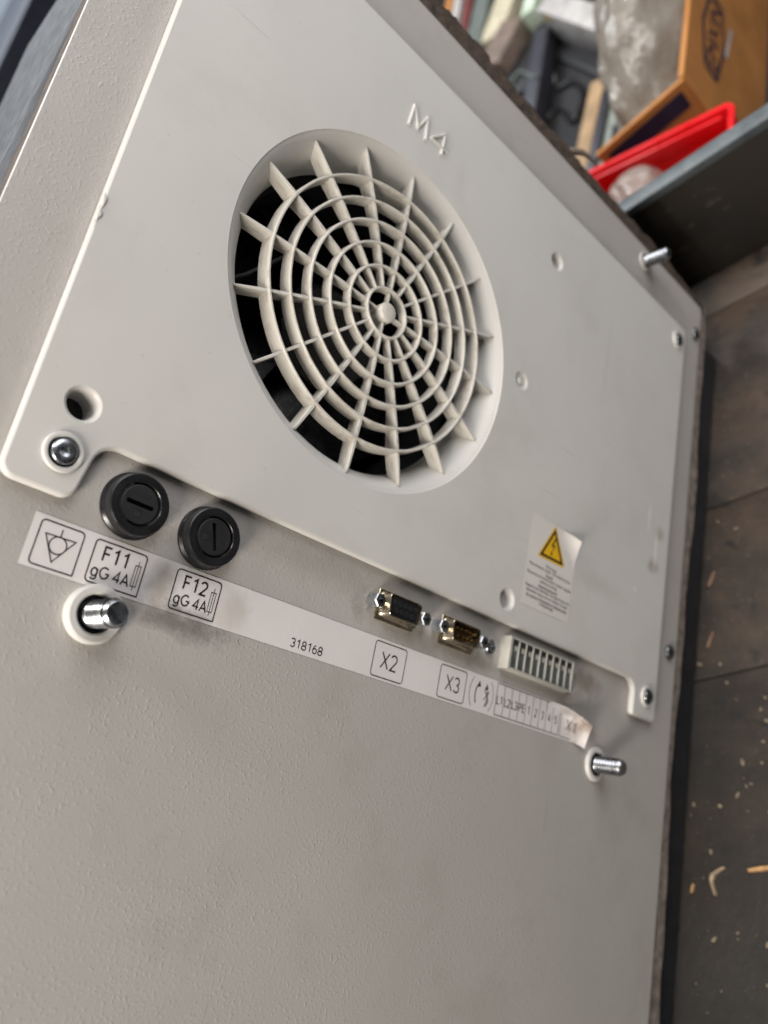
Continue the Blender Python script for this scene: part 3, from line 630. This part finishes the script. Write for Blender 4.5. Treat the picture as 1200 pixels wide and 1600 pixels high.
# ------------------------------------------------ nine pin connectors
def dshape(cu, cv, w1, w2, h, r=1.6): return rounded([(cu - w2 / 2, cv - h / 2, r), (cu + w2 / 2, cv - h / 2, r), (cu + w1 / 2, cv + h / 2, r), (cu - w1 / 2, cv + h / 2, r)], 5)
def dsub(cu, cv, male):
    bm = NB(); d1 = dshape(cu, cv, 17.6, 15.2, 8.6)
    shape(bm, rect(cu - 10.2, cv - 6.0, cu + 10.2, cv + 5.8, .6, 3), [(0, -.2), (0, .9), (.25, 1.1)]); cn = part('serial_connector', bm, M['tin'])
    bm = NB(); shape(bm, loop_offset(d1, -.9), [(0, 1.0), (.5, 1.5), (.9, 2.2), (.9, 5.9), (1.05, 6.1)], [loop_offset(d1, .55)], [(0, 1.2), (0, 6.1)]); sub('shell', bm, M['tin'], cn)
    ins = 5.7 if not male else 2.0
    bm = NB(); shape(bm, loop_offset(d1, .6), [(0, 1.0), (0, ins - .3), (.3, ins)]); it = sub('insulator', bm, M['black'] if not male else M['brownplastic'], cn)
    for row, k, dv in ((0, 5, 1.42), (1, 4, -1.42)):
        for i in range(k):
            pu = cu + (i - (k - 1) / 2) * 2.77
            bm = NB()
            if male: lathe(bm, pu, cv + dv, [(.6, 1.8), (.6, 5.2), (.45, 5.7), (.1, 5.8)], 10, (False, True)); sub('pin', bm, M['gold'], cn)
            else: lathe(bm, pu, cv + dv, [(.95, ins - .1), (.95, ins + .06), (.8, ins + .1), (.55, ins + .1), (.5, ins - .6), (.05, ins - .7)], 14); sub('socket_rim', bm, M['slotdark'], cn)
    for s in (-1, 1):
        bm = NB(); hu = cu + s * 12.45; hx = [(hu + 2.9 * math.cos(math.radians(60 * i + 10)), cv + 2.9 * math.sin(math.radians(60 * i + 10))) for i in range(6)]
        ho = circle(hu, cv, 1.5, 24)
        shape(bm, hx, [(0, -.1), (0, 5.2), (.3, 5.6)], [ho], [(0, 2.0), (0, 5.2), (-.4, 5.6)]); sub('jack_screw', bm, M['steel'], cn, sharp=25)
        bm = NB(); lathe(bm, hu, cv, [(1.6, 2.4), (.1, 2.3)], 16); sub('screw_bore', bm, M['clip'], cn)
    return cn
dsub(37.8, -110.7, False); dsub(73.2, -110.6, True)
# ------------------------------------------------ terminal block
TU0, TU1, TV0, TV1, TH = 102.6, 150.2, -117.2, -103.0, 5.2
bm = NB(); box(bm, TU0, TU1, TV0, TV1, -.2, 1.0)
box(bm, TU0, TU0 + 1.6, TV0, TV1, 1.0, TH, .15); box(bm, TU1 - 1.0, TU1, TV0, TV1, 1.0, TH, .15); box(bm, TU0 + 1.6, TU1 - 1.0, TV0, TV0 + 1.0, 1.0, TH - .02, .15); box(bm, TU0 + 1.6, TU1 - 1.0, TV1 - .8, TV1, 1.0, TH - .02, .15)
pw = (TU1 - TU0 - 2.0) / 9
for i in range(1, 9): u = TU0 + 1.3 + pw * i; box(bm, u - .36, u + .36, TV0 + 1.0, TV1 - .8, 1.0, TH - .1, .12)
tb = part('terminal_block', bm, M['terminal'])
for i in range(9):
    u = TU0 + 1.3 + pw * i; a, b = u + .4, u + pw - .4
    if i == 0: a = u + .4
    bm = NB(); box(bm, a, b, TV0 + 1.05, TV1 - .85, 1.0, TH - .75); s_ = sub('contact_slot', bm, M['slot'], tb)
    bm = NB(); box(bm, a, b, TV1 - 2.9, TV1 - .85, TH - .74, TH - .5); box(bm, a, a + 1.3, TV1 - 5.5, TV1 - 3.2, TH - .74, TH - .3); sub('contact_key', bm, M['slotdark'], tb)
    bm = NB(); box(bm, a + 1.35, b - .1, TV1 - 5.6, TV1 - 3.6, TH - .74, TH - .35, .1); sub('contact_clip', bm, M['terminal'], tb)
cap_screw(94.6, -110.3, .6, 3.3, M['steel'], 1.3); cap_screw(154.0, -114.3, .4, 2.6, M['darksteel'], 1.0)
# ================================================================ THINGS ON THE DECK
def chip(name, px, py, ln, wd, ang, mat, label, cat, bend=0, h=1.5):
    p = hit(px, py, 0, UF - .2); bm = NB(); R = []; k = 5
    for i in range(k + 1):
        t = i / k - .5; w_ = wd * (1 - .35 * abs(t) * 2) * random.uniform(.85, 1.15); x = t * ln; y = bend * (abs(t) * 2) ** 1.3
        R.append([(x, y - w_ / 2, 0), (x, y + w_ / 2, 0), (x, y + w_ / 2 * .7, h), (x, y - w_ / 2 * .7, h)])
    ca, sa = math.cos(ang), math.sin(ang); V = [[bm.verts.new((p.x - q[2], p.y + q[0] * ca - q[1] * sa, p.z + q[0] * sa + q[1] * ca)) for q in r] for r in R]
    for a, b in zip(V, V[1:]):
        for j in range(4): bm.faces.new((a[j], a[(j + 1) % 4], b[(j + 1) % 4], b[j]))
    bm.faces.new(V[0]); bm.faces.new(V[-1][::-1]); return solo(name, bm, mat, label, cat)
chip('wood_splinter', 1194, 1357, 16, 2.6, 1.25, M['chip'], 'orange wood splinter lying on the dark plank deck', 'splinter')
chip('wood_shaving', 1112, 1370, 15, 2.6, .25, M['shaving'], 'grey V-shaped wood shaving on the dark plank deck', 'shaving', bend=5)
chip('wood_flake', 1083, 1388, 4.5, 1.4, .2, M['chip'], 'tiny tan wood flake in the shadow beside the cabinet', 'flake')
chip('brass_sliver', 1113, 905, 10, 1.2, .35, M['copper'], 'tan sliver on the plank deck beside the cabinet edge', 'sliver')
chip('copper_sliver', 1111, 1000, 10, 1.2, .3, M['copper'], 'pinkish copper sliver on the plank deck below the tan one', 'sliver')
bm = NB()
for i in range(150):
    px = random.uniform(1075, 1230); py = 640 + 1080 * random.random() ** .6; p = hit(px, py, 0, UF); r = .18 + 1.0 * random.random() ** 5
    q = bmesh.ops.create_icosphere(bm, subdivisions=1, radius=1); a = random.uniform(0, 3.14); e = random.uniform(1, 2.2)
    for x in q['verts']:
        c = x.co.copy(); y = c.y * e * r; z = c.z * r; x.co = Vector((p.x - r * .4 + c.x * r * .6, p.y + y * math.cos(a) - z * math.sin(a), p.z + y * math.sin(a) + z * math.cos(a)))
dust = place(link('wood_dust', bm, M['dust'])); dust['kind'] = 'stuff'; dust['label'] = 'pale specks of wood dust scattered over the dark planks'; dust['category'] = 'wood dust'
# ================================================================ ON THE BENCH BEHIND
def at(px, py, h): return hit(px, py, 0, UB - h)
# open cardboard carton
p0 = at(1060, 121, 160); p1 = at(1085, 0, 160); nf = (p0.z + p1.z) / 2; v0 = p0.y; v1 = v0 + 300
ct = thing('cardboard_box', 'open brown cardboard box with dark oval logo behind the red bin', 'box', (UB, (v0 + v1) / 2, nf - 45)); CO = -Vector((UB, (v0 + v1) / 2, nf - 45)) / 1000
UT = UB - 160
bm = NB(); box(bm, UT, UB - .2, v0, v1, nf - 5, nf, .8); link('front_wall', bm, M['card'], ct, CO)
bm = NB(); box(bm, UT + 90, UB - .2, v0, v1, nf - 95, nf - 90); link('rear_wall', bm, M['card'], ct, CO)
bm = NB(); box(bm, UT, UB - .2, v1 - 5, v1, nf - 90, nf - 5); link('end_wall', bm, M['card'], ct, CO)
bm = NB(); box(bm, UB - 6, UB - .2, v0, v1 - 5, nf - 90, nf - 5); link('bottom', bm, M['card'], ct, CO)
q = at(968, 205, 160); fd = Vector((0, q.y - v0, q.z - nf)); fd.normalize(); fl = 92.0; pn = Vector((0, -fd.z, fd.y))
bm = NB(); V = []
for u in (UT + 1, UB - .4):
    for (s, t) in ((2, 0), (fl, 0), (fl, 4), (2, 4)): V.append(bm.verts.new((u, v0 + fd.y * s - pn.y * t, nf + fd.z * s - pn.z * t)))
for f_ in ((0, 1, 2, 3), (7, 6, 5, 4), (0, 4, 5, 1), (1, 5, 6, 2), (2, 6, 7, 3), (3, 7, 4, 0)): bm.faces.new([V[i] for i in f_])
flap = link('flap', bm, M['card'], ct, CO)
bm = NB(); sgn = 1 if (CAM - Vector((UT, v0, nf))).dot(pn) > 0 else -1
def onflap(s, u, t=1.0):
    base = .8 if sgn > 0 else -4.8
    return bm.verts.new((u, v0 + fd.y * s + pn.y * base, nf + fd.z * s + pn.z * base))
bm.faces.new([onflap(8, UT + 8), onflap(84, UT + 8), onflap(84, UT + 27), onflap(8, UT + 27)]); link('printed_band', bm, M['navy'], flap)
# logo: long oval hexagon with lettering reading along v (up = -u)
La = hit(1125, 12, 2, nf); Lb = hit(1103, 103, 2, nf); uc = (La.x + Lb.x) / 2; va, vb = Lb.y, La.y; hh = 21.0
hexo = rounded([(uc + hh * .62, va, 4), (uc + hh * .62, vb, 4), (uc, vb + 0.0, 0.01), (uc - hh * .62, vb, 4), (uc - hh * .62, va, 4)], 4)
vm = (va + vb) / 2
hexo = [(uc + hh * .55, va), (uc + hh, vm), (uc + hh * .55, vb), (uc - hh * .55, vb), (uc - hh, vm), (uc - hh * .55, va)]
bm = NB(); ribbon(bm, rounded([(a, b, 4) for a, b in hexo], 4), 4.6, nf + .6, True)
tm = NB(); textmesh(tm, 'EMXIN', va + 7, vb - 7, -10, 10, 0)
for x in tm.verts: x.co = Vector((uc - x.co.y, x.co.x, nf + .7))
link('printed_text', tm, M['navy'], ct, CO, smooth=False); link('printed_logo_outline', bm, M['navy'], ct, CO, smooth=False)
t0 = hit(1142, 47, 2, nf); t1 = hit(1133, 90, 2, nf)
bm = NB(); ribbon(bm, [(t1.x, t1.y), (t0.x, t0.y)], 5, nf + .8); link('tape_piece', bm, M['white'], ct, CO)
# clear bag inside the carton
def lump(name, cu, cv, cn, ru, rv, rn, mat, label, cat, seed, amp=.25, sub_=5, par=None, group=None, clampn=None):
    bm = NB(); bmesh.ops.create_icosphere(bm, subdivisions=sub_, radius=1); rnd = random.Random(seed); K = [(Vector((rnd.gauss(0, 1), rnd.gauss(0, 1), rnd.gauss(0, 1))).normalized(), rnd.uniform(2, 9), rnd.uniform(0, 6), rnd.uniform(.3, 1)) for _ in range(20)]
    for x in bm.verts:
        s = sum(a * abs(math.sin(f_ * x.co.dot(d) + p)) for d, f_, p, a in K) / 8.5; c = x.co * (1 - amp + amp * s); x.co = Vector((cu + c.x * ru, cv + c.y * rv, cn + c.z * rn))
        if x.co.x > UB - .3: x.co.x = UB - .3
        if clampn: x.co.z = min(max(x.co.z, clampn[0]), clampn[1])
    return solo(name, bm, mat, label, cat, group, sharp=45)
bg_ = at(1018, 55, 150)
lump('plastic_bag', UT + 52, bg_.y + 25, nf - 50, 100, 130, 50, M['bag'], 'crumpled clear plastic bag stuffed in the cardboard box', 'bag', 3, clampn=(nf - 88, nf - 7))
# red bin
RH = 150.0; UR = UB - RH
r0 = at(922, 268, RH); r1 = at(1142, 163, RH); nA, nB_ = r0.z - 30, r1.z; vA = (r0.y + r1.y) / 2; vF = vA - 105
rb = thing('storage_bin', 'red plastic storage bin beside the blue-grey rimmed steel channel', 'bin', (UB, (vA + vF) / 2, (nA + nB_) / 2)); RO = -Vector((UB, (vA + vF) / 2, (nA + nB_) / 2)) / 1000
bm = NB(); shape(bm, rounded([(0, 0, 8), (1, 0, 8), (1, 1, 8), (0, 1, 8)], 1) if False else rect(vF, nA, vA, nB_, 7, 4), [(5, -UB + .2), (0, -UR - 3), (-3, -UR - 3), (-3, -UR), (1.5, -UR), (2, -UR - 1), (7, -UB + 4)], cap0=True, cap1=True)
for x in bm.verts: x.co = Vector((-x.co.z, x.co.x, x.co.y))
bin_ = link('tub', bm, M['red'], rb, RO, sharp=40)
bm = NB(); box(bm, UR + 4, UR + 22, vA - 6.2, vA - 3.4, nA + 12, nB_ - 10, .6); link('rear_lip', bm, M['red'], rb, RO)
c = at(1000, 290, 70)
lump('plastic_packet', UR + 36, vA - 44, -106, 48, 30, 30, M['bag'], 'crumpled clear packet lying in the red bin', 'packet', 9)
# rails, batten and cartons further back
def bar_px(name, a, b, wd, hgt, mat, label, cat, ext=(0, 0), base=UB, bev=.8):
    A_ = hit(*a, 0, base - hgt); B2 = hit(*b, 0, base - hgt); d = (B2 - A_).normalized(); A_ = A_ - d * ext[0]; B2 = B2 + d * ext[1]; s = Vector((0, -d.z, d.y)) * wd / 2
    bm = NB(); V = [bm.verts.new((u, p.y, p.z)) for u in (base - hgt, base - .2) for p in (A_ - s, B2 - s, B2 + s, A_ + s)]
    fs = [bm.faces.new([V[i] for i in q]) for q in ((0, 1, 2, 3), (7, 6, 5, 4), (0, 4, 5, 1), (1, 5, 6, 2), (2, 6, 7, 3), (3, 7, 4, 0))]
    bmesh.ops.bevel(bm, geom=list({e for f_ in fs for e in f_.edges}), offset=bev, segments=2, profile=.5, affect='EDGES')
    return solo(name, bm, mat, label, cat)
bar_px('steel_rail', (822, 185), (853, 0), 26, 34, M['railgrey'], 'dark grey steel rail lying along the bench behind the machine', 'rail', (60, 300))
bar_px('angle_rail', (940, 258), (966, 122), 20, 30, M['railpale'], 'pale grey-green angle rail between wooden batten and red bin', 'rail', (20, 10))
bar_px('angle_bar', (922, 262), (952, 120), 12, 36, M['railgrey'], 'dark grey bar beside the wooden batten', 'rail', (20, 10))
bar_px('wood_batten', (905, 262), (934, 124), 22, 26, M['wood'], 'pale wooden batten lying between the steel rails', 'batten', (40, 0))
bar_px('black_strut', (862, 78), (957, 118), 14, 8, M['blackmatte'], 'black strut in front of the small white carton', 'strut', (0, 0))
a_, b_ = hit(868, 80, 0, UB), hit(964, 120, 0, UB)
def carton(name, a, b, depth, hgt, mat, label, cat, away=1):
    d = (b - a); d.x = 0; d.normalize(); s = Vector((0, -d.z, d.y)); s = s if s.y > 0 else -s
    bm = NB(); V = [bm.verts.new((u, p.y, p.z)) for u in (UB - hgt, UB - .2) for p in (a, b, b + s * depth, a + s * depth)]
    fs = [bm.faces.new([V[i] for i in q]) for q in ((0, 1, 2, 3), (7, 6, 5, 4), (0, 4, 5, 1), (1, 5, 6, 2), (2, 6, 7, 3), (3, 7, 4, 0))]
    bmesh.ops.bevel(bm, geom=list({e for f_ in fs for e in f_.edges}), offset=1, segments=2, profile=.5, affect='EDGES')
    return solo(name, bm, mat, label, cat), d, s
wc, d_, s_ = carton('small_carton', a_ + Vector((0, 11, 9)), b_ + Vector((0, 11, 9)), 30, 62, M['white'], 'white carton with a yellow mark behind the black strut', 'carton')
mid = a_ + Vector((0, 11, 9)); bm = NB(); V = [mid + d_ * t - s_ * .5 for t in (16, 34)]
bm.faces.new([bm.verts.new((u, p.y, p.z)) for u, p in ((UB - 60, V[0]), (UB - 60, V[1]), (UB - 46, V[1]), (UB - 46, V[0]))])
o = link('printed_mark', bm, M['yellow'], wc, smooth=False); o.matrix_parent_inverse = wc.matrix_world.inverted() @ ROT.to_4x4()
bm = NB(); V = [mid + d_ * t - s_ * .5 for t in (10, 36)]
for k_ in range(2): bm.faces.new([bm.verts.new((u, p.y, p.z)) for u, p in ((UB - 30 + k_ * 6, V[0]), (UB - 30 + k_ * 6, V[1]), (UB - 27 + k_ * 6, V[1]), (UB - 27 + k_ * 6, V[0]))])
o = link('printed_line', bm, M['greygreen'], wc, smooth=False); o.matrix_parent_inverse = wc.matrix_world.inverted() @ ROT.to_4x4()
carton('black_case', hit(880, 8, 0, UB), hit(1000, 14, 0, UB), 160, 30, M['blackmatte'], 'black case behind the white carton', 'case')
bar_px('taupe_carton', (762, 100), (800, 28), 48, 46, M['taupe'], 'small taupe carton beside the dark steel rail', 'carton')
bar_px('black_block', (800, 150), (815, 75), 52, 20, M['blackmatte'], 'black block between taupe carton and steel rail', 'block')
for nm, a, b, wd, h, mt, lb in (('orange_board', (690, 60), (706, -20), 18, 40, 'card', 'orange-brown board standing at the end of the row of boards'), ('white_board', (703, 60), (719, -20), 16, 44, 'white', 'white board between orange-brown and dark red boards'),
                                ('red_board', (722, 60), (735, -20), 16, 40, 'darkred', 'dark red board in the row of boards'), ('grey_board', (735, 80), (757, -20), 34, 40, 'greygreen', 'grey-green board beside the dark red board'),
                                ('cream_board', (765, 60), (795, -20), 46, 36, 'cream', 'wide cream board behind the taupe carton'), ('green_board', (822, 20), (833, -20), 22, 60, 'palegreen', 'pale green board beside the dark steel rail')):
    bar_px(nm, a, b, wd, h, M[mt], lb, 'board', (0, 200))
g = at(985, 212, 60); bm = NB(); box(bm, UB - 60, UB - .2, g.y - 25, g.y + 30, g.z - 26, g.z + 10, 1)
for i in range(5): box(bm, UB - 61.5, UB - 59, g.y - 20 + i * 10, g.y - 15 + i * 10, g.z - 22, g.z + 6)
solo('grey_block', bm, M['bench'], 'ribbed grey block under the flap of the cardboard box', 'block')
def cable(name, pts, r, mat, label):
    bm = NB(); P = [hit(x, y, 0, UB - h) for x, y, h in pts]; Q = []
    for i in range(len(P) - 1):
        a, b, c, d = P[max(i - 1, 0)], P[i], P[i + 1], P[min(i + 2, len(P) - 1)]
        for k in range(6):
            t = k / 6; Q.append(.5 * ((2 * b) + (c - a) * t + (2 * a - 5 * b + 4 * c - d) * t * t + (3 * b - a - 3 * c + d) * t ** 3))
    tube(bm, Q + [P[-1]], r, 8); solo(name, bm, mat, label, 'cable', sharp=80)
cable('black_cable', [(845, 200, 4), (872, 170, 4), (896, 190, 4), (912, 150, 4), (895, 128, 4), (870, 140, 4)], 3.6, M['black'], 'black cable coiled on the bench beside the wooden batten')
cable('grey_cable', [(800, 130, 24), (812, 112, 24), (838, 120, 36), (858, 96, 12), (868, 130, 4)], 2.6, M['greygreen'], 'thin grey cable crossing the dark steel rail')
# navy cabinet far behind, its top edge just under the sight line
ca, cb = hit(44, 0, 2, -900), hit(0, 96, 2, -900); ut = (ca.x + cb.x) / 2
bm = NB(); box(bm, ut, US - .2, -600, 2600, -1500, -900, 4); solo('storage_cabinet', bm, M['navycab'], 'tall navy cabinet standing behind the machine against the pale wall', 'cabinet')
